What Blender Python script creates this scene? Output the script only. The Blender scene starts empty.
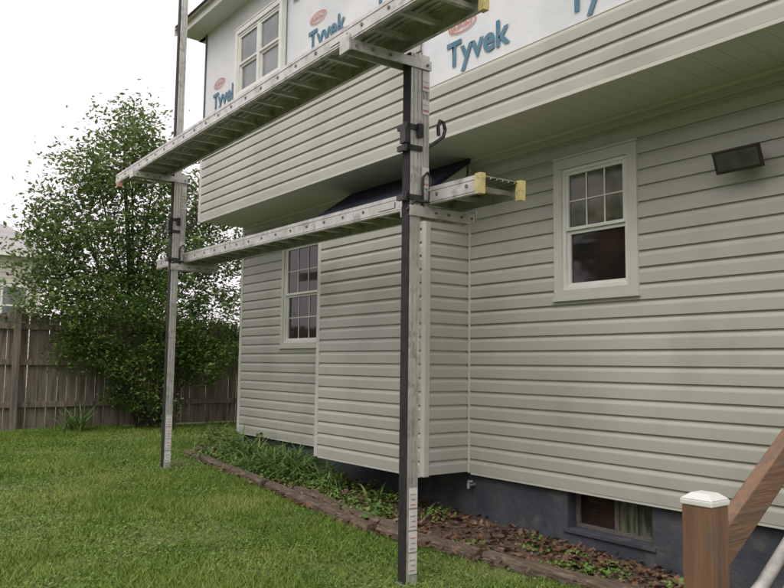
import bpy, math, random
import numpy as np
from mathutils import Vector, Matrix
random.seed(7); rng=np.random.default_rng(7)
S=bpy.context.scene
COL=S.collection

# ---------------------------------------------------------------- materials
def newmat(name):
    m=bpy.data.materials.new(name); m.use_nodes=True
    nt=m.node_tree; return m,nt,nt.nodes['Principled BSDF']
def mat(name,c1,c2=None,rough=.6,metal=0,scale=4,detail=6,stretch=(1,1,1),bump=0,bscale=None,spec=.5,lo=.35,hi=.65,c3=None,s3=40,c3lo=.52,c3hi=.68):
    m,nt,b=newmat(name)
    c2=c2 or tuple(x*.8 for x in c1)
    tc=nt.nodes.new('ShaderNodeTexCoord'); mp=nt.nodes.new('ShaderNodeMapping')
    mp.inputs['Scale'].default_value=stretch
    nt.links.new(tc.outputs['Object'],mp.inputs['Vector'])
    n=nt.nodes.new('ShaderNodeTexNoise'); n.inputs['Scale'].default_value=scale; n.inputs['Detail'].default_value=detail
    nt.links.new(mp.outputs[0],n.inputs['Vector'])
    r=nt.nodes.new('ShaderNodeValToRGB'); r.color_ramp.elements[0].position=lo; r.color_ramp.elements[1].position=hi
    r.color_ramp.elements[0].color=(*c1,1); r.color_ramp.elements[1].color=(*c2,1)
    nt.links.new(n.outputs['Fac'],r.inputs['Fac'])
    out=r.outputs['Color']
    if c3:
        n3=nt.nodes.new('ShaderNodeTexNoise'); n3.inputs['Scale'].default_value=s3; n3.inputs['Detail'].default_value=4
        nt.links.new(mp.outputs[0],n3.inputs['Vector'])
        r3=nt.nodes.new('ShaderNodeValToRGB'); r3.color_ramp.elements[0].position=c3lo; r3.color_ramp.elements[1].position=c3hi
        nt.links.new(n3.outputs['Fac'],r3.inputs['Fac'])
        mx=nt.nodes.new('ShaderNodeMixRGB'); mx.inputs[2].default_value=(*c3,1)
        nt.links.new(r3.outputs[0],mx.inputs[0]); nt.links.new(out,mx.inputs[1]); out=mx.outputs[0]
    nt.links.new(out,b.inputs['Base Color'])
    b.inputs['Roughness'].default_value=rough; b.inputs['Metallic'].default_value=metal
    b.inputs['Specular IOR Level'].default_value=spec
    if bump:
        nb=nt.nodes.new('ShaderNodeTexNoise'); nb.inputs['Scale'].default_value=bscale or scale*4; nb.inputs['Detail'].default_value=5
        nt.links.new(mp.outputs[0],nb.inputs['Vector'])
        bp=nt.nodes.new('ShaderNodeBump'); bp.inputs['Strength'].default_value=bump; bp.inputs['Distance'].default_value=.02
        nt.links.new(nb.outputs['Fac'],bp.inputs['Height']); nt.links.new(bp.outputs[0],b.inputs['Normal'])
    return m
def leafmat(name,ca,cb,cc=None,trans=.35,rough=.55,nscale=.8):
    m,nt,b=newmat(name)
    at=nt.nodes.new('ShaderNodeAttribute'); at.attribute_name='rnd'
    tc=nt.nodes.new('ShaderNodeTexCoord')
    n=nt.nodes.new('ShaderNodeTexNoise'); n.inputs['Scale'].default_value=nscale; n.inputs['Detail'].default_value=5
    nt.links.new(tc.outputs['Object'],n.inputs['Vector'])
    ad=nt.nodes.new('ShaderNodeMath'); ad.operation='MULTIPLY_ADD'; ad.inputs[1].default_value=.55
    nt.links.new(at.outputs['Fac'],ad.inputs[0])
    sb=nt.nodes.new('ShaderNodeMath'); sb.operation='MULTIPLY_ADD'; sb.inputs[1].default_value=1.8; sb.inputs[2].default_value=-.68
    nt.links.new(n.outputs['Fac'],sb.inputs[0]); nt.links.new(sb.outputs[0],ad.inputs[2])
    r=nt.nodes.new('ShaderNodeValToRGB'); e=r.color_ramp.elements
    e[0].position=.1; e[0].color=(*ca,1); e[1].position=.7; e[1].color=(*cb,1)
    if cc:
        x=r.color_ramp.elements.new(.98); x.color=(*cc,1)
    nt.links.new(ad.outputs[0],r.inputs['Fac'])
    nt.links.new(r.outputs[0],b.inputs['Base Color']); b.inputs['Roughness'].default_value=rough
    b.inputs['Specular IOR Level'].default_value=.25
    if trans>0:
        t=nt.nodes.new('ShaderNodeBsdfTranslucent'); nt.links.new(r.outputs[0],t.inputs['Color'])
        mx=nt.nodes.new('ShaderNodeMixShader'); mx.inputs[0].default_value=trans
        nt.links.new(b.outputs[0],mx.inputs[1]); nt.links.new(t.outputs[0],mx.inputs[2])
        nt.links.new(mx.outputs[0],nt.nodes['Material Output'].inputs['Surface'])
    return m

M={}
M['siding']=mat('vinyl_siding',(.470,.474,.405),(.42,.425,.36),rough=.5,scale=.8,stretch=(1,1,.6),bump=.04,bscale=9,c3=(.37,.37,.31),s3=2.2,c3lo=.5,c3hi=.8)
M['trim']=mat('vinyl_trim',(.58,.585,.515),(.52,.525,.46),rough=.5,scale=3)
M['soffit']=mat('vinyl_soffit',(.60,.60,.53),(.56,.56,.49),rough=.5,scale=1)
M['wrap']=mat('house_wrap',(.76,.77,.78),(.64,.67,.68),rough=.6,scale=1.6,bump=.7,bscale=3.2)
M['print']=mat('blue_print',(.06,.17,.25),(.11,.23,.31),rough=.6,scale=8)
M['printred']=mat('red_print',(.50,.16,.12),(.55,.2,.16),rough=.6,scale=8)
M['printdark']=mat('dark_print',(.10,.12,.13),(.15,.16,.16),rough=.6,scale=8)
M['found']=mat('painted_foundation',(.042,.048,.060),(.070,.078,.090),rough=.8,scale=2.5,bump=.5,bscale=18,c3=(.095,.095,.09),s3=6)
M['white']=mat('white_vinyl_frame',(.74,.75,.70),(.66,.67,.61),rough=.4,scale=5)
M['glass']=mat('dark_window_glass',(.014,.014,.013),(.045,.028,.018),rough=.05,scale=2.2,spec=.45)
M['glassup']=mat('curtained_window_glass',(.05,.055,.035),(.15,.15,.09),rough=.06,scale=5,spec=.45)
M['glassgrey']=mat('grey_window_glass',(.11,.13,.125),(.21,.23,.22),rough=.1,scale=3,spec=.6)
M['cellar']=mat('cellar_window_glass',(.20,.22,.13),(.05,.06,.04),rough=.12,scale=7,stretch=(1,3,.6))
M['shingle']=mat('roof_shingles',(.012,.016,.040),(.024,.030,.065),rough=.85,scale=12,bump=.5,bscale=60)
M['roof']=mat('asphalt_roof',(.08,.075,.07),(.12,.115,.11),rough=.9,scale=10,bump=.4)
M['alu']=mat('aluminium',(.66,.66,.62),(.50,.50,.46),rough=.45,metal=.6,scale=6,stretch=(1,1,1),bump=.06,bscale=30,c3=(.38,.37,.33),s3=14)
M['aludull']=mat('aluminium_dull',(.50,.50,.45),(.40,.40,.36),rough=.55,metal=.45,scale=9,c3=(.30,.29,.26),s3=20)
M['rivet']=mat('dark_rivet',(.20,.20,.18),(.14,.14,.13),rough=.55,metal=.4,scale=9)
M['rubber']=mat('black_rubber',(.014,.014,.015),(.030,.030,.029),rough=.75,scale=20,bump=.1)
M['blackmetal']=mat('black_metal',(.012,.012,.014),(.03,.03,.03),rough=.4,scale=20)
M['yellow']=mat('yellow_plastic',(.66,.56,.24),(.54,.47,.22),rough=.5,scale=12,c3=(.38,.34,.2),s3=25,c3lo=.56)
M['label']=mat('white_label',(.72,.70,.66),(.60,.58,.55),rough=.5,scale=20)
M['labelred']=mat('red_label',(.45,.18,.15),(.50,.28,.24),rough=.5,scale=40)
M['fence']=mat('weathered_fence_wood',(.140,.118,.088),(.23,.20,.150),rough=.9,scale=3,stretch=(6,6,.5),bump=.5,bscale=12,c3=(.08,.07,.052),s3=2.5)
M['deckwood']=mat('stained_deck_wood',(.20,.11,.060),(.14,.080,.048),rough=.7,scale=4,stretch=(9,9,1),bump=.35,bscale=8,c3=(.11,.085,.065),s3=3)
M['railwood']=mat('stained_rail_wood',(.22,.13,.075),(.16,.10,.058),rough=.7,scale=5,stretch=(1,9,9),bump=.35,bscale=8,c3=(.13,.10,.075),s3=3)
M['greywood']=mat('grey_wood',(.17,.15,.13),(.11,.10,.09),rough=.8,scale=5,stretch=(1,9,9),bump=.3)
M['timber']=mat('landscape_timber_wood',(.14,.10,.068),(.08,.062,.046),rough=.95,scale=5,stretch=(6,1,6),bump=.7,bscale=14,c3=(.21,.17,.13),s3=8)
M['bark']=mat('bark',(.07,.055,.04),(.12,.10,.075),rough=.95,scale=8,stretch=(3,3,.6),bump=.7)
M['soil']=mat('mulch_soil',(.06,.042,.03),(.11,.078,.052),rough=1,scale=9,bump=1,bscale=45,c3=(.16,.105,.07),s3=22)
M['lamp']=mat('bronze_floodlight',(.022,.018,.013),(.035,.028,.02),rough=.45,scale=12)
M['lampglass']=mat('floodlight_lens',(.05,.05,.045),(.08,.08,.07),rough=.15,scale=12)
M['nsiding']=mat('neighbour_siding',(.62,.60,.52),(.55,.53,.46),rough=.7,scale=.5)
M['nroof']=mat('neighbour_roof',(.30,.29,.28),(.36,.35,.34),rough=.9,scale=2)
# ground
M['ground']=mat('lawn_soil',(.085,.125,.03),(.125,.165,.042),rough=1,scale=1.3,bump=.6,bscale=30,c3=(.17,.15,.075),s3=4)
M['grass']=leafmat('grass_blades',(.105,.175,.028),(.185,.28,.046),(.33,.33,.12),trans=.0,nscale=1.1,rough=.75)
M['clover']=leafmat('clover_leaves',(.09,.17,.035),(.16,.26,.055),trans=.0,nscale=1.5,rough=.7)
M['leaf']=leafmat('tree_leaves',(.085,.145,.045),(.175,.255,.08),(.28,.34,.14),trans=.4,nscale=1.1)
M['vine']=leafmat('shrub_leaves',(.065,.125,.03),(.14,.22,.05),(.25,.30,.09),trans=.3,nscale=1.4)
M['lily']=leafmat('strap_leaves',(.08,.16,.04),(.16,.27,.07),(.29,.30,.11),trans=.2,nscale=3)
M['farleaf']=leafmat('distant_leaves',(.03,.06,.02),(.06,.10,.03),trans=.0,nscale=.3)
M['deadleaf']=leafmat('dead_leaves',(.09,.05,.03),(.20,.115,.07),(.32,.22,.14),trans=.0,nscale=3)

# ---------------------------------------------------------------- builders
def empty(name,loc=(0,0,0)):
    e=bpy.data.objects.new(name,None); e.location=loc; COL.objects.link(e); e.empty_display_size=.2
    return e
class B:
    def __init__(s,*mats):
        s.v=[];s.f=[];s.m=[];s.mats=list(mats)
    def mi(s,k):
        if k not in s.mats: s.mats.append(k)
        return s.mats.index(k)
    def quad(s,pts,k):
        i=len(s.v); s.v+= [tuple(p) for p in pts]; s.f.append(tuple(range(i,i+len(pts)))); s.m.append(s.mi(k))
    def box(s,lo,hi,k,F=None):
        x0,y0,z0=lo;x1,y1,z1=hi
        c=[(x0,y0,z0),(x1,y0,z0),(x1,y1,z0),(x0,y1,z0),(x0,y0,z1),(x1,y0,z1),(x1,y1,z1),(x0,y1,z1)]
        if F is not None: c=[tuple(F@Vector(p)) for p in c]
        i=len(s.v); s.v+=c; k=s.mi(k)
        for q in [(0,3,2,1),(4,5,6,7),(0,1,5,4),(1,2,6,5),(2,3,7,6),(3,0,4,7)]:
            s.f.append(tuple(i+j for j in q)); s.m.append(k)
    def cyl(s,c,axis,r,h,k,n=12,F=None):
        c=Vector(c);a=Vector(axis).normalized();u=a.orthogonal().normalized();w=a.cross(u)
        i=len(s.v)
        for t in (0,h):
            for j in range(n):
                an=2*math.pi*j/n; p=c+a*t+u*(r*math.cos(an))+w*(r*math.sin(an))
                if F is not None:p=F@p
                s.v.append(tuple(p))
        k=s.mi(k)
        for j in range(n):
            s.f.append((i+j,i+(j+1)%n,i+n+(j+1)%n,i+n+j)); s.m.append(k)
        s.f.append(tuple(i+j for j in reversed(range(n))));s.m.append(k)
        s.f.append(tuple(i+n+j for j in range(n)));s.m.append(k)
    def tube(s,pts,r,k,n=8,r2=None):
        pts=[Vector(p) for p in pts]; i=len(s.v); k=s.mi(k); L=len(pts)
        up=None
        for q,p in enumerate(pts):
            d=(pts[min(q+1,L-1)]-pts[max(q-1,0)]).normalized()
            if up is None: up=d.orthogonal().normalized()
            else:
                up=(up-d*up.dot(d)).normalized()
            w=d.cross(up)
            rr=r if r2 is None else r+(r2-r)*q/(L-1)
            for j in range(n):
                an=2*math.pi*j/n; s.v.append(tuple(p+up*(rr*math.cos(an))+w*(rr*math.sin(an))))
        for q in range(L-1):
            for j in range(n):
                a=i+q*n+j;b=i+q*n+(j+1)%n
                s.f.append((a,b,b+n,a+n));s.m.append(k)
        s.f.append(tuple(i+j for j in reversed(range(n))));s.m.append(k)
        s.f.append(tuple(i+(L-1)*n+j for j in range(n)));s.m.append(k)
    def obj(s,name,parent=None,bevel=0,smooth=False):
        me=bpy.data.meshes.new(name); me.from_pydata(s.v,[],s.f)
        for k in s.mats: me.materials.append(M[k])
        me.polygons.foreach_set('material_index',s.m)
        if smooth: me.polygons.foreach_set('use_smooth',[True]*len(s.f))
        me.update(); o=bpy.data.objects.new(name,me); COL.objects.link(o)
        if parent: o.parent=parent
        if bevel:
            b=o.modifiers.new('Bevel','BEVEL'); b.width=bevel; b.segments=2; b.limit_method='ANGLE'
        return o
def npmesh(name,verts,k,mats,rnd,parent=None):
    """verts (n,k,3) independent polygons"""
    n=verts.shape[0]; me=bpy.data.meshes.new(name)
    me.vertices.add(n*k); me.vertices.foreach_set('co',verts.reshape(-1).astype(np.float32))
    me.loops.add(n*k); me.loops.foreach_set('vertex_index',np.arange(n*k,dtype=np.int32))
    me.polygons.add(n); me.polygons.foreach_set('loop_start',np.arange(0,n*k,k,dtype=np.int32))
    me.update(calc_edges=True)
    a=me.attributes.new('rnd','FLOAT','FACE'); a.data.foreach_set('value',rnd.astype(np.float32))
    me.materials.append(M[mats]); me.validate()
    o=bpy.data.objects.new(name,me); COL.objects.link(o)
    if parent:o.parent=parent
    return o

def gz(y):
    yy=np.clip(y,-6,16) if isinstance(y,np.ndarray) else max(-6,min(16,y))
    return -1.38+.034*(yy-3.87)

# ---------------------------------------------------------------- ground
b=B('ground')
xs=[-250,-60,-20,-8,-4,0,4,8,20,60,250]; ys=[-250,-60,-20,-6,-2,2,5,8,11,13,16,30,70,250]
for i in range(len(xs)-1):
    for j in range(len(ys)-1):
        b.quad([(xs[i],ys[j],gz(ys[j])),(xs[i+1],ys[j],gz(ys[j])),(xs[i+1],ys[j+1],gz(ys[j+1])),(xs[i],ys[j+1],gz(ys[j+1]))],'ground')
b.obj('ground')

def edge_x(y): # outline of the flower bed (timber edging)
    return np.interp(y,[1.5,3.3,4.97,9.4,9.6],[4.3,4.02,3.66,3.93,3.95])

def grass(n,x0,x1,y0,y1,h0,h1,w):
    x=rng.uniform(x0,x1,n);y=rng.uniform(y0,y1,n)
    keep=(x<edge_x(y)-.04)|(y>9.6)
    keep&=~((x>4.6)&(y<9.75))
    # thin patches
    pn=np.sin(x*2.1+1.3*np.sin(y*1.7))*np.sin(y*2.6+1.1*np.sin(x*2.3))+.5*np.sin(x*7+y*5)*np.sin(y*8-x*3)
    keep&=(rng.uniform(0,1,n)<np.clip(.8+.45*pn,.25,1))
    x=x[keep];y=y[keep];pn=pn[keep];m=len(x)
    ang=rng.uniform(0,2*np.pi,m); h=rng.uniform(h0,h1,m)*(1+.4*pn); ww=w*rng.uniform(.6,1.3,m)
    z=gz(y)
    lean=rng.uniform(.3,1.3,m)*h; la=rng.uniform(0,2*np.pi,m)
    v=np.zeros((m,3,3))
    v[:,0]=np.stack([x-np.cos(ang)*ww,y-np.sin(ang)*ww,z],1)
    v[:,1]=np.stack([x+np.cos(ang)*ww,y+np.sin(ang)*ww,z],1)
    v[:,2]=np.stack([x+np.cos(la)*lean,y+np.sin(la)*lean,z+h],1)
    return v
V=np.concatenate([grass(270000,.3,4.2,2.8,12.9,.020,.05,.0038),grass(60000,-5,.5,1,12.9,.02,.05,.007),grass(20000,4,9,9.5,12.9,.02,.06,.007),
                  grass(9000,.5,4.2,3,12.8,.05,.09,.004)])
lawn=empty('lawn_grass')
npmesh('blades',V,3,'grass',rng.uniform(0,1,len(V)),lawn)
# clover / broadleaf weeds
n=30000; cx=rng.uniform(.3,4.2,200);cy=rng.uniform(3,12.5,200);ci=rng.integers(0,200,n)
x=cx[ci]+rng.normal(0,.2,n);y=cy[ci]+rng.normal(0,.2,n);k=x<edge_x(y)-.05;x=x[k];y=y[k];n=len(x)
def leafquads(P,size,aspect=.55,upbias=.6):
    n=len(P); nrm=rng.normal(0,1,(n,3)); nrm[:,2]=np.abs(nrm[:,2])+upbias; nrm/=np.linalg.norm(nrm,axis=1)[:,None]
    r=rng.normal(0,1,(n,3)); t=np.cross(nrm,r); t/=np.linalg.norm(t,axis=1)[:,None]; s=np.cross(nrm,t)
    L=(size*rng.uniform(.6,1.3,n))[:,None]; W=L*aspect
    return np.stack([P-t*L*.5,P+s*W*.5+t*L*.05-nrm*L*.06,P+t*L*.55,P-s*W*.5+t*L*.05-nrm*L*.06],1)
P=np.stack([x,y,gz(y)+rng.uniform(.012,.036,n)],1)
npmesh('clover',leafquads(P,np.full(n,.020),.9,2.0),4,'clover',rng.uniform(0,1,n),lawn)

# ---------------------------------------------------------------- house
XW=4.70; XO=4.04; XB=4.20; YL=9.6; YR=-4.0; ZS=-.93; ZF=1.88; ZE=4.47
house=empty('vinyl_sided_house')
PROF=[(0,1.0),(.60,1.0),(.66,.93),(.90,.16),(1.0,.10)]
def prof(t):
    for (a,p),(c,q) in zip(PROF[:-1],PROF[1:]):
        if t<=c+1e-9: return p+(q-p)*(t-a)/(c-a)
    return PROF[-1][1]
def siding(name,O,U,N,L,z0,z1,holes=(),e=.118,k='siding',phase=0):
    O=Vector(O);U=Vector(U);N=Vector(N); b=B(k); lip=.019
    c=0; z=z0
    R=random.Random(sum(map(ord,name)))
    off=[R.uniform(.6,3.4) for _ in range(60)]
    while z<z1-.004:
        zt=min(z+e,z1)
        cuts=sorted({z,zt}|{z+e*a for a,_ in PROF if z+e*a<zt}|{h[2] for h in holes if z<h[2]<zt}|{h[3] for h in holes if z<h[3]<zt})
        seams=[]; s=off[(c//2)%60]
        while s<L: seams.append(s); s+=3.66
        for za,zb in zip(cuts[:-1],cuts[1:]):
            if zb-za<1e-5: continue
            pts={0,L}|set(seams)
            hh=[h for h in holes if h[2]<=za+1e-5 and h[3]>=zb-1e-5]
            for h in hh: pts|={max(0,h[0]),min(L,h[1])}
            pts=sorted(pts)
            for sa,sb in zip(pts[:-1],pts[1:]):
                mid=(sa+sb)/2
                if any(h[0]<mid<h[1] for h in hh): continue
                sh=.0022*(sum(1 for q in seams if q<mid)%2)
                oa=lip*prof((za-z)/e)+sh; ob=lip*prof((zb-z)/e)+sh
                g=lambda s,zz,o:O+U*s+N*o+Vector((0,0,zz))
                b.quad([g(sa,za,oa),g(sb,za,oa),g(sb,zb,ob),g(sa,zb,ob)],k)
                if za==z: b.quad([g(sa,za,-.002),g(sb,za,-.002),g(sb,za,oa),g(sa,za,oa)],k)
        z=zt;c+=1
    return b.obj(name,house)
NX=(-1,0,0);UY=(0,-1,0)
# windows: (yhi,ylo,z0,z1)
def hole(y0w,yhi,ylo,z0,z1,i=.03): return (y0w-yhi+i,y0w-ylo-i,z0+i,z1-i)
WM=(4.022,3.247,.535,1.642); WL=(8.46,7.5,.205,1.52); WU=(8.52,7.33,3.24,4.12)
siding('main_wall_siding',(XW,5.05,0),UY,NX,5.05-YR,ZS,ZF,[hole(5.05,*WM)])
siding('far_wall_siding',(XW,YL,0),UY,NX,YL-6.78,ZS,ZF,[hole(YL,*WL)])
siding('bumpout_front_siding',(XB,6.78,0),UY,NX,1.73,ZS,1.50)
siding('bumpout_side_siding',(XB,5.05,0),(1,0,0),(0,-1,0),XW-XB,ZS,1.50)
siding('bumpout_far_side_siding',(XW,6.78,0),(-1,0,0),(0,1,0),XW-XB,ZS,1.50)
siding('overhang_siding_tall',(XO,YL,0),UY,NX,YL-4.93,ZF,2.83)
siding('overhang_siding_low',(XO,4.93,0),UY,NX,4.93-YR,ZF,2.34)
siding('end_wall_siding',(10.6,YL,0),(-1,0,0),(0,1,0),10.6-XW,ZS,ZF)
siding('upper_end_wall_siding',(10.6,YL,0),(-1,0,0),(0,1,0),10.6-XO,ZF,ZE)
b=B('trim')
# corner posts
def post(x,y,z0,z1,s=.035): b.box((x-s,y-s,z0),(x+s,y+s,z1),'trim')
post(XB+.006,5.05+.006,ZS-.012,1.50,.028); post(XB+.006,6.78-.006,ZS-.012,1.50,.028)
post(XW+.01,YL-.01,ZS-.012,ZF,.034)
post(XO+.012,YL-.012,ZF-.012,2.85,.034)
b.box((XW-.022,5.008,ZS-.01),(XW+.02,5.03,ZF-.03),'trim')    # inner corner channel
b.box((XW-.022,6.80,ZS-.01),(XW+.02,6.825,ZF-.03),'trim')
# starter strips
b.box((XW-.017,YR,ZS-.022),(XW+.02,5.0,ZS-.001),'trim'); b.box((XW-.017,6.83,ZS-.022),(XW+.02,YL-.05,ZS-.001),'trim')
b.box((XB-.017,5.09,ZS-.022),(XB+.03,6.74,ZS-.001),'trim')
# overhang lower edge trim and wall/soffit junction
b.box((XO-.024,YR,ZF-.03),(XO+.03,YL-.05,ZF-.002),'trim')
b.box((XW-.045,YR,ZF-.04),(XW-.001,5.0,ZF-.012),'trim'); b.box((XW-.045,6.86,ZF-.04),(XW-.001,YL-.05,ZF-.012),'trim')
# siding top edge on wrap
b.box((XO-.006,YR,2.342),(XO+.01,4.93,2.352),'trim')
b.obj('corner_posts_and_trim',house,bevel=.003)
# soffit with ribs
b=B('soffit')
y=YR
while y<YL-.03:
    y2=min(y+.15,YL-.03); 
    b.box((XO+.031,y+.0015,ZF-.012),(XW-.001,y2-.0015,ZF-.006),'soffit'); y=y2
b.box((XO+.02,YR,ZF-.0055),(XW+.02,YL-.02,ZF+.03),'soffit')
b.obj('overhang_soffit',house)
# structure / wrap
b=B('wrap','trim')
b.quad([(XO+.004,YL-.002,ZF),(XO+.004,YR,ZF),(XO+.004,YR,ZE),(XO+.004,YL-.002,ZE)],'wrap')
b.quad([(XO-.001,YR,3.02),(XO-.001,YL,3.02),(XO-.001,YL,3.035),(XO-.001,YR,3.035)],'wrap') # lap
b.obj('house_wrap_sheet',house)
b=B('trim')
for (x,ya,yb,za,zb) in [(XW+.09,YR,YL,ZS,ZF)]:
    b.quad([(x,ya,za),(x,yb,za),(x,yb,zb),(x,ya,zb)],'trim')
b.quad([(XO,YR,ZF),(10.6,YR,ZF),(10.6,YR,ZE),(XO,YR,ZE)],'trim'); b.quad([(XW,YR,ZS),(10.6,YR,ZS),(10.6,YR,ZF),(XW,YR,ZF)],'trim')
b.quad([(10.6,YR,ZS),(10.6,YL,ZS),(10.6,YL,ZE),(10.6,YR,ZE)],'trim')
# bump-out underside + gable cheeks
b.quad([(XB,5.05,ZS+.002),(XW,5.05,ZS+.002),(XW,6.78,ZS+.002),(XB,6.78,ZS+.002)],'trim')
for yy in (5.045,6.785):
    b.quad([(XB-.01,yy,1.495),(XW-.03,yy,1.495),(XW-.03,yy,1.86),(XW-.06,yy,1.86)],'trim')
b.box((XB-.05,5.03,1.465),(XB+.01,6.80,1.505),'trim')
b.obj('wall_backing',house)
# foundation
b=B('found'); XF=XW+.035
def fb(ya,yb,za,zb): b.box((XF,ya,za),(XF+.25,yb,zb),'found')
WB=(3.96,3.21,-1.235,-.955)
fb(YR,WB[1],-2,ZS+.01); fb(WB[0],YL-.03,-2,ZS+.01); fb(WB[1],WB[0],-2,WB[2])
b.box((XF+.25,YL-.25,-2),(10.5,YL-.03,ZS+.01),'found')
b.obj('foundation_wall',house)
b=B('aludull')
b.box((XF+.10,WB[1],WB[2]),(XF+.14,WB[0],WB[2]+.03),'greywood');b.box((XF+.10,WB[1],WB[3]-.005),(XF+.14,WB[0],WB[3]+.04),'greywood')
for yy in (WB[1],WB[0]-.035,(WB[0]+WB[1])/2-.02,3.40): b.box((XF+.098,yy,WB[2]+.03),(XF+.142,yy+(.035 if yy!=3.40 else .018),WB[3]-.005),'greywood')
b.box((XF+.12,WB[1],WB[2]),(XF+.125,(WB[0]+WB[1])/2,WB[3]),'cellar'); b.box((XF+.12,(WB[0]+WB[1])/2,WB[2]),(XF+.125,WB[0],WB[3]),'glass')
b.box((XF-.02,WB[1]-.03,WB[2]-.03),(XF+.098,WB[0]+.03,WB[2]-.001),'found')
b.obj('basement_window',house,bevel=.003)
# hose bib
b=B('alu'); b.cyl((XF-.06,5.0,-1.04),(1,0,0),.013,.06,'alu'); b.cyl((XF-.075,5.0,-1.07),(0,0,1),.012,.05,'alu'); b.cyl((XF-.05,5.0,-1.015),(0,0,1),.028,.01,'alu')
b.obj('hose_spigot',house)
# bump-out roof
rise,run=.395,.56
F=Matrix.Translation((XB-.10,4.985,1.478))@Matrix.Rotation(-math.atan2(rise,run),4,'Y')
L=math.hypot(rise,run)
b=B('shingle')
nc=5
for i in range(nc):
    s0=L*i/nc
    F2=F@Matrix.Translation((s0,0,0))@Matrix.Rotation(.03,4,'Y')
    yy=-.02
    while yy<1.87:
        w=min(random.uniform(.2,.3),1.875-yy)
        b.box((0,yy+.002,0),(L/nc+(.01 if i<nc-1 else 0),yy+w,.016+random.uniform(0,.003)),'shingle',F2); yy+=w
b.box((0.01,0,-.03),(L,1.85,0),'shingle',F)
b.obj('bumpout_roof',house)

# windows
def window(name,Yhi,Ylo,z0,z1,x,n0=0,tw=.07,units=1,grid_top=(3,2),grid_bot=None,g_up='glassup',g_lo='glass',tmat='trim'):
    b=B('trim','white'); n=lambda d:x-n0-d
    def bx(ya,yb,za,zb,d0,d1,k): b.box((n(d1),ya,za),(n(d0),yb,zb),k)
    # outer trim
    bx(Ylo,Ylo+tw,z0,z1,-.03,.034,tmat); bx(Yhi-tw,Yhi,z0,z1,-.03,.034,tmat)
    bx(Ylo+tw,Yhi-tw,z1-tw,z1,-.03,.034,tmat); bx(Ylo+tw,Yhi-tw,z0,z0+tw*.8,-.03,.034,tmat)
    bx(Ylo-.012,Yhi+.012,z0-.025,z0-.001,-.02,.045,tmat); bx(Ylo-.008,Yhi+.008,z1+.001,z1+.02,-.02,.040,tmat)
    ia,ib=Ylo+tw,Yhi-tw; za,zb=z0+tw*.8,z1-tw; W=(ib-ia)/units
    for u in range(units):
        a=ia+u*W; c=a+W
        fw=.028
        bx(a,a+fw,za,zb,-.05,.018,'white');bx(c-fw,c,za,zb,-.05,.018,'white')
        bx(a+fw,c-fw,zb-fw,zb,-.05,.018,'white');bx(a+fw,c-fw,za,za+fw,-.05,.018,'white')
        a+=fw;c-=fw;zl=za+fw;zu=zb-fw;zm=(zl+zu)/2; sw=.026
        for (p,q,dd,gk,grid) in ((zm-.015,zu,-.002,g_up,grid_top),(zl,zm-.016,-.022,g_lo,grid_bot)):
            d1=dd+.012
            d0=dd-.02
            bx(a,a+sw,p,q,d0,d1,'white');bx(c-sw,c,p,q,d0,d1,'white')
            bx(a+sw,c-sw,q-sw,q,d0,d1,'white');bx(a+sw,c-sw,p,p+sw,d0,d1,'white')
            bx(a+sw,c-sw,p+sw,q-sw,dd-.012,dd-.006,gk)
            if grid:
                gx,gy=grid
                for i in range(1,gx):
                    yy=a+sw+(c-a-2*sw)*i/gx; bx(yy-.006,yy+.006,p+sw,q-sw,dd-.005,dd+.003,'white')
                for i in range(1,gy):
                    zz=p+sw+(q-p-2*sw)*i/gy; bx(a+sw,c-sw,zz-.006,zz+.006,dd-.005,dd+.002,'white')
    b.obj(name,house,bevel=.003)
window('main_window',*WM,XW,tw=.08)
window('far_window',*WL,XW,tw=.06,grid_top=(3,2),grid_bot=(3,2),g_up='glass')
window('upper_twin_window',*WU,XO,n0=.045,tw=.06,units=2,grid_top=None,g_up='glassgrey',g_lo='glassgrey',tmat='white')
window('near_upper_window',2.6,1.4,3.2,4.12,XO,n0=.045,tw=.06,units=2,grid_top=None,g_up='glassgrey',g_lo='glassgrey',tmat='white')

# eave and roof
b=B('white','roof')
b.box((3.78,YR-.25,ZE),(XO+.05,YL+.25,ZE+.02),'soffit')
b.box((3.76,YR-.25,ZE-.01),(3.78,YL+.25,ZE+.15),'white')
sl=(6.3-4.62)/(7.3-3.76)
for s,xa,xb in ((1,3.70,7.3),(-1,10.9,7.3)):
    za,zb=4.60,4.60+sl*3.6
    b.quad([(xa,YR-.3,za),(xb,YR-.3,zb),(xb,YL+.3,zb),(xa,YL+.3,za)],'roof')
    b.quad([(xa,YR-.3,za-.05),(xb,YR-.3,zb-.05),(xb,YL+.3,zb-.05),(xa,YL+.3,za-.05)],'white')
    b.quad([(xa,YL+.3,za-.14),(xb,YL+.3,zb-.14),(xb,YL+.3,zb),(xa,YL+.3,za)],'white')
b.quad([(XO,YL,ZE),(10.6,YL,ZE),(7.3,YL,6.1)],'siding'); b.quad([(XO,YR,ZE),(10.6,YR,ZE),(7.3,YR,6.1)],'siding')
b.box((XO,YL,ZE),(10.6,YL+.28,ZE+.03),'soffit')
b.obj('eave_and_roof',house)
b=B('greywood'); b.box((XO-.012,YL-.03,2.86),(XO+.004,YL,ZE-.001),'greywood'); b.obj('wall_corner_board',house)

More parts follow.
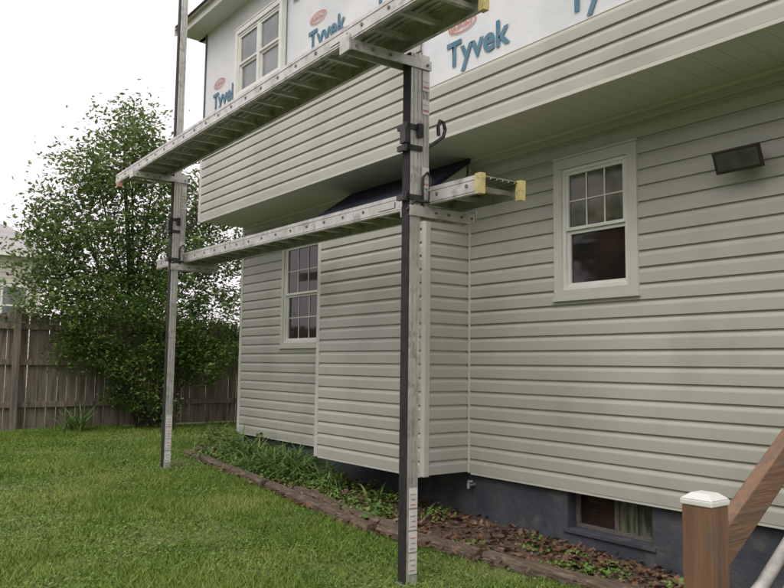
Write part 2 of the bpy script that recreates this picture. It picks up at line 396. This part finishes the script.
# printed lettering on the wrap
def text(body,size,y,z,k,x=XO-.006,bold=.006,sx=1):
    cu=bpy.data.curves.new('lettering','FONT'); cu.body=body; cu.size=size; cu.offset=bold; cu.resolution_u=4
    o=bpy.data.objects.new('printed_lettering',cu); COL.objects.link(o); cu.materials.append(M[k])
    R=Matrix(((0,0,-1),(-1,0,0),(0,1,0))).to_4x4()
    o.matrix_world=Matrix.Translation((x,y,z))@R@Matrix.Diagonal((sx,1,1,1)); o.parent=house
def logo(y,z,hw=True):
    text('Tyvek',.29,y,z,'print',bold=.008,sx=.98)
    text('DUPONT',.062,y-.045,z+.295,'printred',bold=.002)
    b=B('printred'); cy=y-.18; cz=z+.317; ra,rb=.165,.062; n=40
    for i in range(n):
        a0,a1=2*math.pi*i/n,2*math.pi*(i+1)/n
        p=lambda a,f:(XO-.0055,cy-math.cos(a)*(ra+f),cz+math.sin(a)*(rb+f))
        b.quad([p(a0,0),p(a1,0),p(a1,-.012),p(a0,-.012)],'printred')
    b.obj('printed_oval',house)
    if hw: text('HomeWrap',.075,y-.02,z-.11,'printdark',bold=.002)
for yy in (9.3,6.85,5.64,4.42,3.2,.9): logo(yy,3.33)
for yy in (4.60,3.34,2.1,.9,-.3): logo(yy,2.44,False)
for yy in (6.3,7.2): text('HomeWrap',.085,yy,4.0,'printdark',bold=.002)

# ---------------------------------------------------------------- floodlight on wall
fl=empty('wall_floodlight')
b=B('lamp')
cy,cz=2.41,1.32
b.cyl((XW-.055,cy,cz),(1,0,0),.055,.05,'lamp',20)
b.box((XW-.09,cy-.02,cz-.02),(XW-.05,cy+.02,cz+.02),'lamp')
F=Matrix.Translation((XW-.13,cy,cz))@Matrix.Rotation(math.radians(-22),4,'Y')
def frust(b,F,x0,x1,a0,h0,a1,h1,k):
    c=[(x0,-a0,-h0),(x0,a0,-h0),(x0,a0,h0),(x0,-a0,h0),(x1,-a1,-h1),(x1,a1,-h1),(x1,a1,h1),(x1,-a1,h1)]
    i=len(b.v); b.v+=[tuple(F@Vector(p)) for p in c]; kk=b.mi(k)
    for q in [(0,1,2,3),(7,6,5,4),(0,4,5,1),(1,5,6,2),(2,6,7,3),(3,7,4,0)]: b.f.append(tuple(i+j for j in q)); b.m.append(kk)
frust(b,F,-.045,.06,.148,.066,.095,.04,'lamp')
frust(b,F,-.056,-.046,.155,.072,.155,.072,'lamp')
frust(b,F,-.059,-.0565,.135,.055,.135,.055,'lampglass')
b.obj('lamp_housing',fl,bevel=.004)

# ---------------------------------------------------------------- scaffold
sc=empty('pump_jack_scaffold')
PR=Vector((3.09,3.87,0)); PL=Vector((3.33,8.64,0))
d=(PL-PR).normalized(); inw=Vector((d.y,-d.x,0))   # towards the house
def frame(P):  # local x = towards house, local y = along to far pole
    m=Matrix(((inw.x,d.x,0,P.x),(inw.y,d.y,0,P.y),(0,0,1,0),(0,0,0,1))); return m
def pole(P,z0,z1,name):
    F=frame(P); b=B('alu'); h=.041
    b.box((-h,-h,z0),(h,h,z1),'alu',F)
    b.box((-h-.010,-h+.003,z0),(-h-.0005,h-.003,z1),'rubber',F)
    for q in (-.022,.012): b.box((q,-h-.003,z0+.001),(q+.010,-h-.0005,z1-.001),'aludull',F)
    b.box((-.06,-.06,z0-.012),(.06,.06,z0-.0005),'aludull',F)
    z=z0+.06
    for i in range(4):
        b.box((-.03,-h-.0055,z),(.036,-h-.0035,z+.125),'label',F)
        for t in range(3): b.box((-.022+.01*(t%2),-h-.0075,z+.02+t*.032),(.022,-h-.0058,z+.026+t*.032),'labelred' if (i+t)%3==0 else 'aludull',F)
        z+=.135
    return b.obj(name,sc,bevel=.003)
pole(PR,gz(PR.y)+.015,2.07,'near_pole'); pole(PL,gz(PL.y)+.015,5.7,'far_pole')
def jack(P,zl,zu,name):
    F=frame(P); b=B('alu')
    b.box((.046,-.038,zl-.05),(.112,.038,zu+.03),'alu',F)
    b.box((.060,-.043,zl),(.070,-.0385,zu),'aludull',F); b.box((.090,-.043,zl),(.100,-.0385,zu),'aludull',F)
    for z,hh in ((zl+.12,.14),(zl+.62,.10),(zl+.78,.14)):
        b.box((.05,-.0455,z),(.108,-.0435,z+hh),'label',F)
        b.box((.056,-.0475,z+.02),(.10,-.0458,z+.032),'labelred',F); b.box((.056,-.0475,z+.06),(.095,-.0458,z+.067),'aludull',F)
    # lower arm towards house with side plates
    b.box((-.05,-.056,zl-.075),(.50,-.045,zl-.005),'alu',F); b.box((-.05,.045,zl-.075),(.50,.056,zl-.005),'alu',F)
    b.box((.12,-.044,zl-.03),(.50,.044,zl-.006),'aludull',F)
    b.box((.505,-.06,zl-.06),(.515,.06,zl+.02),'alu',F)
    for q in (.16,.27,.38,.47): b.cyl((q,-.0565,zl-.04),(0,-1,0),.009,.008,'rivet',10,F)
    # upper arm outwards
    b.box((-.52,-.056,zu-.075),(.115,-.045,zu-.01),'alu',F); b.box((-.52,.045,zu-.075),(.115,.056,zu-.01),'alu',F)
    b.box((-.52,-.044,zu-.035),(-.06,.044,zu-.011),'aludull',F)
    b.box((-.535,-.06,zu-.085),(-.521,.06,zu+.02),'alu',F)
    for q in (-.48,-.36,-.22,.08): b.cyl((q,-.0565,zu-.045),(0,-1,0),.010,.010,'rivet',10,F)
    # clamps on pole
    for z in (zl+.36,zl+.50,zl+.03):
        b.box((-.075,-.055,z),(.046,-.0465,z+.035),'blackmetal',F); b.box((-.085,-.055,z),(-.0565,.055,z+.035),'blackmetal',F)
        b.cyl((-.07,-.03,z-.01),(0,0,1),.020,.055,'blackmetal',12,F)
    b.box((-.10,-.06,zl+.40),(-.06,.0,zl+.50),'blackmetal',F)
    b.box((.0,-.075,zl+.45),(.04,-.0475,zl+.54),'blackmetal',F)
    T=lambda *p:F@Vector(p)
    b.tube([T(.112,0,zl+.40),T(.16,-.02,zl+.44),T(.20,-.03,zl+.47),T(.235,-.035,zl+.50),T(.25,-.035,zl+.55),T(.235,-.035,zl+.60),T(.205,-.035,zl+.605),T(.19,-.035,zl+.56),T(.195,-.035,zl+.50)],.013,'blackmetal')
    b.tube([T(.06,-.05,zl-.01),T(.045,-.06,zl+.10),T(.05,-.06,zl+.19),T(.085,-.06,zl+.225),T(.112,-.06,zl+.19),T(.105,-.06,zl+.10),T(.10,-.06,zl+.02)],.009,'blackmetal')
    b.tube([T(-.06,-.03,zl-.04),T(-.02,-.06,zl+.02),T(.12,-.06,zl+.03)],.010,'blackmetal')
    return b.obj(name,sc,bevel=.002)
jack(PR,1.045,2.045,'near_jack'); jack(PL,1.15,2.19,'far_jack')
def plank(name,o1,o2,yn,yf,zn,zf,h=.115):
    A=PR+d*yn; A.z=zn; Bp=PR+d*yf; Bp.z=zf
    dd=(Bp-A); L=dd.length; dd.normalize(); n=inw; u=n.cross(dd)
    F=Matrix(((n.x,dd.x,u.x,A.x),(n.y,dd.y,u.y,A.y),(n.z,dd.z,u.z,A.z),(0,0,0,1)))
    b=B('alu')
    t=.004
    for o,sg in ((o1,1),(o2,-1)):
        b.box((min(o,o+sg*t),0,0),(max(o,o+sg*t),L,h),'alu',F)
        for zz in (0.0005,h-.0045): b.box((min(o+sg*t,o+sg*.03),0,zz),(max(o+sg*t,o+sg*.03),L,zz+.004),'alu',F)
        for zz in (.012,h-.03): b.box((min(o-sg*.004,o-sg*.0003),0,zz),(max(o-sg*.004,o-sg*.0003),L,zz+.014),'alu',F)
        y=.12
        while y<L-.05:
            b.cyl((o-sg*.0005,y,h*.5),(-sg,0,0),.013,.005,'rivet',10,F); y+=.30
        b.box((min(o-sg*.009,o+sg*.034),-.02,-.006),(max(o-sg*.009,o+sg*.034),.030,h+.006),'yellow',F)
    b.box((o1+.03,.01,h-.006),(o2-.03,L-.01,h-.001),'alu',F)   # deck
    k=o1+.05
    while k<o2-.05: b.box((k,.01,h-.018),(k+.006,L-.01,h-.0062),'alu',F); k+=.05
    y=.12
    while y<L-.05:
        b.box((o1+.0045,y-.017,h*.5-.016),(o2-.0045,y+.017,h*.5+.016),'alu',F); y+=.30
    b.box((o1-.0085,.9,.03),(o1-.0045,1.12,.075),'label',F)
    return b.obj(name,sc,bevel=.0015)
plank('lower_plank',.10,.46,-.56,5.75,1.047,1.19)
plank('upper_plank',-.47,-.075,-.82,5.70,2.045,2.215)
b=B('labelred'); F=frame(PL); b.box((-.50,.70,2.14),(-.44,.77,2.19),'labelred',F); b.obj('red_flag',sc)

# ---------------------------------------------------------------- fence
fe=empty('wooden_fence'); YF=12.85
b=B('fence'); x=-14
while x<16:
    w=.138+random.uniform(-.004,.004); g0=gz(YF)+.03; zt=gz(YF)+1.80+random.uniform(-.02,.022)
    x2=x+w; y0=YF+random.uniform(0,.006); lean=random.uniform(-.007,.007)
    pr=[(x,g0),(x2,g0),(x2+lean,zt-.05),(x2-.035+lean,zt),(x+.035+lean,zt),(x+lean,zt-.05)]
    i=len(b.v); b.v+=[(a,y0,c) for a,c in pr]+[(a,y0+.018,c) for a,c in pr]
    b.f.append(tuple(i+j for j in range(6))); b.m.append(0); b.f.append(tuple(i+11-j for j in range(6))); b.m.append(0)
    for j in range(6): b.f.append((i+(j+1)%6,i+j,i+6+j,i+6+(j+1)%6)); b.m.append(0)
    x=x2+random.uniform(.006,.014)
b.obj('pickets',fe)
b=B('fence')
for z in (.35,1.0,1.55): b.box((-14,YF-.042,gz(YF)+z),(16,YF-.002,gz(YF)+z+.088),'fence')
for px in (-12.2,-9.8,-7.4,-4.9,-2.45,0,2.50,5.0,7.4,9.8,12.2): b.box((px-.045,YF-.135,gz(YF)-.1),(px+.045,YF-.043,gz(YF)+1.86),'fence')
b.obj('posts_and_rails',fe,bevel=.004)

# ---------------------------------------------------------------- vegetation
def crown(name,blobs,per,size,matk,parent,sub=22,subr=.2,asp=.55,upb=.6):
    Ps=[]
    for (x,y,z,r) in blobs:
        ns=int(sub*r*r*4)+4
        dv=rng.normal(0,1,(ns,3)); dv/=np.linalg.norm(dv,axis=1)[:,None]
        c=np.array([x,y,z])+dv*(r*rng.uniform(.25,1.12,ns)**.7)[:,None]
        for q in c:
            m=int(per*rng.uniform(.4,1.5)); s=subr*rng.uniform(.6,1.4)
            Ps.append(q+rng.normal(0,1,(m,3))*np.array([s,s,s*.62]))
    P=np.concatenate(Ps); P=P[P[:,2]>gz(P[:,1])+.02]
    return npmesh(name,leafquads(P,np.full(len(P),size),asp,upb),4,matk,rng.uniform(0,1,len(P)),parent)
tree=empty('leafy_tree')
TB=[(4.15,13.4,3.75,.62),(3.6,13.3,3.2,.6),(4.85,13.5,3.55,.62),(3.2,13.2,2.5,.52),(4.25,13.4,2.8,.85),(5.3,13.5,2.8,.8),(6.2,13.6,2.6,.8),
    (2.95,13.1,1.75,.48),(3.8,13.2,1.8,.8),(4.8,13.2,1.8,.85),(5.8,13.3,1.6,.8),(3.35,13.0,1.15,.55),(4.3,13.4,4.25,.35),(2.75,13.1,1.25,.38),
    (4.3,13.2,1.2,.6),(5.1,13.3,1.2,.6),(3.0,13.2,2.2,.3)]
crown('foliage',TB,44,.086,'leaf',tree,sub=24,subr=.18,upb=.8)
b=B('bark')
root=Vector((4.5,13.6,gz(13.6)-.1))
b.tube([root,root+Vector((-.05,0,1)),root+Vector((0,-.05,2.0)),root+Vector((-.1,0,3.2)),root+Vector((-.25,0,4.7))],.12,'bark',10,.02)
for (x,y,z,r) in TB:
    s=root+Vector((0,0,max(.9,(z-root.z)*.5))); e=Vector((x,y,z+r*.5)); mid=(s+e)/2+Vector((0,0,-.12))
    b.tube([s,mid,e],.026,'bark',6,.006)
    for _ in range(4):
        t=e+Vector((random.uniform(-1,1)*r,random.uniform(-1,1)*r,random.uniform(-.4,.4)*r)); b.tube([mid,(mid+t)/2+Vector((0,0,.05)),t],.009,'bark',5,.003)
b.obj('trunk_and_limbs',tree,smooth=True)
sh=empty('overhanging_shrub')
SB=[(2.75,12.75,.75,.30),(3.2,12.6,.7,.45),(3.8,12.5,.75,.6),(4.6,12.4,.8,.7),(5.4,12.4,.6,.7),(3.6,12.35,.15,.45),(4.2,12.3,-.05,.5),(4.9,12.3,.1,.5),(4.05,12.35,-.6,.3),(4.45,12.3,-.75,.3),(5.4,12.3,.0,.5),(3.3,12.6,.25,.3),(6.2,12.5,.5,.6)]
crown('foliage',SB,54,.064,'vine',sh,sub=30,subr=.13,upb=1.0)
b=B('bark')
for (x,y,z,r) in SB:
    b.tube([(4.5+random.uniform(-.2,.2),12.6,gz(12.6)),((4.5+x)/2,12.55,(gz(12.6)+z)/2+.3),(x,y,z)],.018,'bark',6,.005)
b.obj('stems',sh,smooth=True)

def straps(name,clumps,parentname,matk='lily'):
    quads=[];rn=[]
    for (x,y,n,L,spread) in clumps:
        for i in range(n):
            a=random.uniform(0,2*math.pi); l=L*random.uniform(.6,1.15); w=random.uniform(.009,.016)
            bx=x+random.gauss(0,.06);by=y+random.gauss(0,.06);bz=gz(by)
            el=random.uniform(.9,1.45); r0=random.random()
            p=np.array([bx,by,bz]);seg=6
            dirh=np.array([math.cos(a),math.sin(a),0]); side=np.array([-math.sin(a),math.cos(a),0])
            pts=[p.copy()]
            for s in range(seg):
                p=p+(dirh*math.cos(el)+np.array([0,0,1])*math.sin(el))*l/seg; pts.append(p.copy()); el-=random.uniform(.15,.42)*spread
            for s in range(seg):
                w0=w*(1-(s/seg)**2);w1=w*(1-((s+1)/seg)**2)+.0005
                quads.append([pts[s]-side*w0,pts[s]+side*w0,pts[s+1]+side*w1,pts[s+1]-side*w1]); rn.append(r0)
    return npmesh(name,np.array(quads),4,matk,np.array(rn),None)
cl=[]
for i in range(30):
    y=random.uniform(6.3,9.4); cl.append((random.uniform(4.1,4.5),y,random.randint(18,34),random.uniform(.40,.60),1.1))
for i in range(6): cl.append((random.uniform(4.0,4.3),random.uniform(7.2,9.3),24,.36,1.2))
straps('daylily_plant',cl,None)
straps('daylily_plant',[(3.35,12.3,46,.62,.75),(3.2,12.35,20,.5,.9)],None)
straps('daylily_plant',[(4.35,5.9,26,.30,1.2),(4.1,5.6,18,.26,1.3),(4.4,5.2,12,.24,1.2)],None)
def weeds(name,cs,size,n,matk,spr,asp=.6):
    P=[]
    for (x,y,h) in cs:
        q=rng.normal(0,1,(n,3))*np.array([spr,spr,0]); q[:,0]+=x;q[:,1]+=y; q[:,2]=gz(q[:,1])+rng.uniform(.02,1,n)*h*np.exp(-((q[:,0]-x)**2+(q[:,1]-y)**2)/(2*spr*spr*2)); P.append(q)
    P=np.concatenate(P); return npmesh(name,leafquads(P,np.full(len(P),size),asp,1.2),4,matk,rng.uniform(0,1,len(P)))
weeds('hosta_plant',[(3.92,5.35,.16),(4.05,5.45,.14)],.10,45,'lily',.075,.5)
weeds('bed_weeds',[(random.uniform(3.9,4.6),random.uniform(5.0,9.4),random.uniform(.08,.22)) for _ in range(60)]+
      [(random.uniform(3.95,4.65),random.uniform(2.3,4.4),random.uniform(.04,.10)) for _ in range(16)],.035,110,'clover',.10,.7)
weeds('ivy_plant',[(4.45,9.2,.35),(4.35,8.9,.3),(4.5,8.6,.35),(4.5,9.5,.4),(4.4,9.75,.45)],.055,200,'vine',.12,.8)

# flower bed surface
b=B('soil'); ys2=np.linspace(-1,9.6,44)
for a,c in zip(ys2[:-1],ys2[1:]):
    xm=[0,.33,.66,1]
    for i in range(3):
        fx=lambda t,y:float(edge_x(y))+(XF+.1-float(edge_x(y)))*t
        fz=lambda t,y:gz(y)+.012+.02*math.sin(y*3.1+t*5)**2*(t>0)
        b.quad([(fx(xm[i],a),a,fz(xm[i],a)),(fx(xm[i+1],a),a,fz(xm[i+1],a)),(fx(xm[i+1],c),c,fz(xm[i+1],c)),(fx(xm[i],c),c,fz(xm[i],c))],'soil')
b.obj('flower_bed',smooth=True)
n=3600; y=rng.uniform(1.5,9.5,n); x=edge_x(y)+rng.uniform(-.12,1,n)*(XF-edge_x(y)); P=np.stack([x,y,gz(y)+rng.uniform(.03,.06,n)],1)
npmesh('fallen_leaves',leafquads(P,np.full(n,.055)*rng.uniform(.6,1.4,n),.65,1.6),4,'deadleaf',rng.uniform(0,1,n))

# landscape timbers
te=empty('landscape_timber_edging')
def timber(p,q,w=.055,h=.085,nm='timber'):
    b=B('timber'); p=Vector((p[0],p[1],gz(p[1])));q=Vector((q[0],q[1],gz(q[1]))); L=(q-p).length; dv=(q-p).normalized(); s=dv.cross(Vector((0,0,1))).normalized(); u=s.cross(dv)
    n=max(2,int(L/.25))
    pr=[(-w,0),(-w,h*.7),(-w*.6,h),(w*.6,h),(w,h*.7),(w,0)]
    for i in range(n+1):
        j=Vector((random.gauss(0,.004),random.gauss(0,.004),random.gauss(0,.004))) 
        for a,c in pr: b.v.append(tuple(p+dv*(L*i/n)+s*a+u*c+j))
    for i in range(n):
        for j in range(5):
            k=i*6+j; b.f.append((k,k+1,k+7,k+6)); b.m.append(0)
    b.f.append((0,1,2,3,4,5));b.m.append(0); k=n*6; b.f.append((k+5,k+4,k+3,k+2,k+1,k)); b.m.append(0)
    b.obj(nm,te)
timber((3.93,9.45),(3.78,7.1)); timber((3.79,7.0),(3.63,5.0)); timber((3.67,4.95),(3.86,4.02)); timber((3.87,3.97),(4.22,2.0))
timber((3.93,6.7),(3.82,4.75),.05,.07); timber((4.25,1.95),(4.4,-.4)); timber((4.0,9.5),(4.6,9.6))

# ---------------------------------------------------------------- stair railing, steps
st=empty('wooden_deck_stairs')
px,py=1.85,1.10; g=gz(py); hp=.041
b=B('deckwood')
b.box((px-hp,py-hp,g-.05),(px+hp,py+hp,-.347),'deckwood')
b.obj('newel_post',st,bevel=.004)
b=B('white')
q_=.044
b.box((px-q_,py-q_,-.3465),(px+q_,py+q_,-.332),'white')
i=len(b.v); b.v+=[(px-q_,py-q_,-.3315),(px+q_,py-q_,-.3315),(px+q_,py+q_,-.3315),(px-q_,py+q_,-.3315),(px-.024,py-.024,-.316),(px+.024,py-.024,-.316),(px+.024,py+.024,-.316),(px-.024,py+.024,-.316)]
for q in [(0,1,5,4),(1,2,6,5),(2,3,7,6),(3,0,4,7),(4,5,6,7),(3,2,1,0)]: b.f.append(tuple(i+j for j in q)); b.m.append(0)
b.obj('post_cap',st,bevel=.003)
def incl(x0,z0,x1,z1,ya,yb,h,k,nm):
    b=B(k)
    b.v=[(x0,ya,z0-h),(x1,ya,z1-h),(x1,yb,z1-h),(x0,yb,z0-h),(x0,ya,z0),(x1,ya,z1),(x1,yb,z1),(x0,yb,z0)]
    b.f=[(0,3,2,1),(4,5,6,7),(0,1,5,4),(1,2,6,5),(2,3,7,6),(3,0,4,7)]; b.m=[0]*6
    b.obj(nm,st,bevel=.004)
sl=.60; X1=3.7
xa=px+hp+.002
incl(xa,-.425,X1,-.425+sl*(X1-xa),py-.02,py+.02,.105,'railwood','hand_rail')
incl(xa,-.435-.42,X1,-.435-.42+sl*(X1-xa),py-.02,py+.02,.09,'railwood','mid_rail')
incl(px-.12,g+.14,X1,g+.14+sl*(X1-px+.12),py-.065,py-.045,.24,'greywood','stringer')
incl(px-.12,g+.14,X1,g+.14+sl*(X1-px+.12),py-1.02,py-.98,.24,'greywood','stringer')
# grey metal grab rail in front of the post
b=B('aludull'); y0=py-.13; zr=-.525
b.tube([(px-.10,y0,zr-.05),(px+.02,y0,zr+.0),(3.4,y0,zr+sl*(3.4-px-.02))],.016,'aludull',10)
b.tube([(px-.06,y0,zr-.035),(px-.06,y0,g)],.014,'aludull',10) if False else None
b.tube([(px+.6,y0,zr+sl*.58),(px+.6,y0,g+.4)],.014,'aludull',10)
b.obj('metal_grab_rail',st,smooth=True)
b=B('greywood')
nst=8
for i in range(nst):
    x=px-.1+i*.26; z=g+.17+i*.156; b.box((x,py-.975,z-.035),(x+.28,py-.07,z),'greywood')
b.box((X1,py-1.2,g+.17+nst*.156-.035),(XW-.03,py+.05,g+.17+nst*.156),'greywood')
for xx,yy in ((X1+.05,py+.0),(X1+.05,py-1.1),(XW-.1,py)): b.box((xx-.045,yy-.045,g-.05),(xx+.045,yy+.045,g+.17+nst*.156-.036 if xx>X1+.1 else .72),'deckwood')
b.obj('steps_and_landing',st,bevel=.004)

# ---------------------------------------------------------------- neighbour house, distant trees & added reflection trees
nh=empty('neighbour_house'); g=gz(30)
b=B('nsiding')
x0,x1,y0,y1=-3,6.6,30,38; zt=3.9
b.box((x0,y0,g),(x1,y1,zt),'nsiding')
for i in range(26):
    z=g+.3+i*.19
    if z<zt-.05: b.box((x0-.001,y0-.02,z),(x1+.02,y0-.001,z+.03),'trim')
b.quad([(x0-.3,y0-.4,zt-.05),(x1+.4,y0-.4,zt-.05),(x1-.6,34,zt+1.6),(x0-.3,34,zt+1.6)],'nroof'); b.quad([(x0-.3,y1+.4,zt-.05),(x0-.3,34,zt+1.6),(x1-.6,34,zt+1.6),(x1+.4,y1+.4,zt-.05)],'nroof')
b.quad([(x1+.4,y0-.4,zt-.05),(x1+.4,y1+.4,zt-.05),(x1-.6,34,zt+1.6)],'nroof')
b.box((x0-.3,y0-.42,zt-.2),(x1+.42,y0-.401,zt-.03),'white')
for wx in (5.7,3.4,1.2):
    b.box((wx-.45,y0-.05,1.2),(wx+.45,y0-.021,2.7),'white'); b.box((wx-.38,y0-.07,1.28),(wx+.38,y0-.051,2.62),'glassgrey'); b.box((wx-.38,y0-.08,1.92),(wx+.38,y0-.071,1.98),'white')
b.obj('walls_and_roof',nh)
dt=empty('distant_and_reflection_trees')
bl=[]
for i in range(34):  # added tree row out of view, gives the window glass something dark to reflect
    x=-14+random.uniform(-3,2); y=-6+i*.75; bl.append((x,y,random.uniform(0,5.0),random.uniform(1.3,2.1)))
for i in range(20):
    bl.append((-20+i*2.4,52+random.uniform(-3,3),random.uniform(.2,1.2),random.uniform(1.2,1.8)))
crown('foliage',bl,16,.62,'farleaf',dt,sub=5,subr=.5)
b=B('bark')
for i in range(9): b.tube([(-14,-6+i*3,-2),(-14.2,-6+i*3,1),(-14,-5.8+i*3,4.5)],.2,'bark',8,.06)  # trunks of the added reflection row only
b.obj('reflection_row_trunks',dt,smooth=True)

# ---------------------------------------------------------------- camera
al=math.radians(37.2); th=math.radians(5.3); rho=.0122
fh=Vector((math.sin(al),math.cos(al),0)); r0=Vector((math.cos(al),-math.sin(al),0))
f=fh*math.cos(th)+Vector((0,0,math.sin(th))); u0=r0.cross(f)
Rr=r0*math.cos(rho)+u0*math.sin(rho); Uu=-r0*math.sin(rho)+u0*math.cos(rho)
cam=bpy.data.cameras.new('camera'); co=bpy.data.objects.new('camera',cam); COL.objects.link(co)
m=Matrix((( Rr.x,Uu.x,-f.x,0),(Rr.y,Uu.y,-f.y,0),(Rr.z,Uu.z,-f.z,0),(0,0,0,1)))
co.matrix_world=m; cam.lens=35; cam.sensor_width=36; cam.clip_end=1000; cam.clip_start=.05
S.camera=co

# ---------------------------------------------------------------- light
w=bpy.data.worlds.new('World'); S.world=w; w.use_nodes=True; nt=w.node_tree
bg=nt.nodes['Background']; sky=nt.nodes.new('ShaderNodeTexSky'); sky.sky_type='NISHITA'; sky.sun_disc=False
el=math.radians(52); 
sd=Vector((-.86,-.5,0)).normalized()  # horizontal direction towards the sun
sky.sun_elevation=el; sky.sun_rotation=math.atan2(sd.x,sd.y); sky.dust_density=6; sky.air_density=1.2; sky.ozone_density=1
hs=nt.nodes.new('ShaderNodeHueSaturation'); hs.inputs['Saturation'].default_value=.12; hs.inputs['Value'].default_value=1
nt.links.new(sky.outputs[0],hs.inputs['Color'])
mx=nt.nodes.new('ShaderNodeMixRGB'); mx.inputs[0].default_value=.72; mx.inputs[2].default_value=(9.9,9.0,9.5,1)
nt.links.new(hs.outputs[0],mx.inputs[1]); nt.links.new(mx.outputs[0],bg.inputs['Color']); bg.inputs['Strength'].default_value=.15
sl_=bpy.data.lights.new('sun','SUN'); sl_.energy=1.1; sl_.angle=math.radians(28); sl_.color=(1,.97,.88)
so=bpy.data.objects.new('sun',sl_); COL.objects.link(so)
dirv=-(sd*math.cos(el)+Vector((0,0,math.sin(el)))); so.rotation_euler=dirv.to_track_quat('-Z','Y').to_euler()
S.view_settings.view_transform='Standard'; S.view_settings.look='None'; S.view_settings.exposure=0
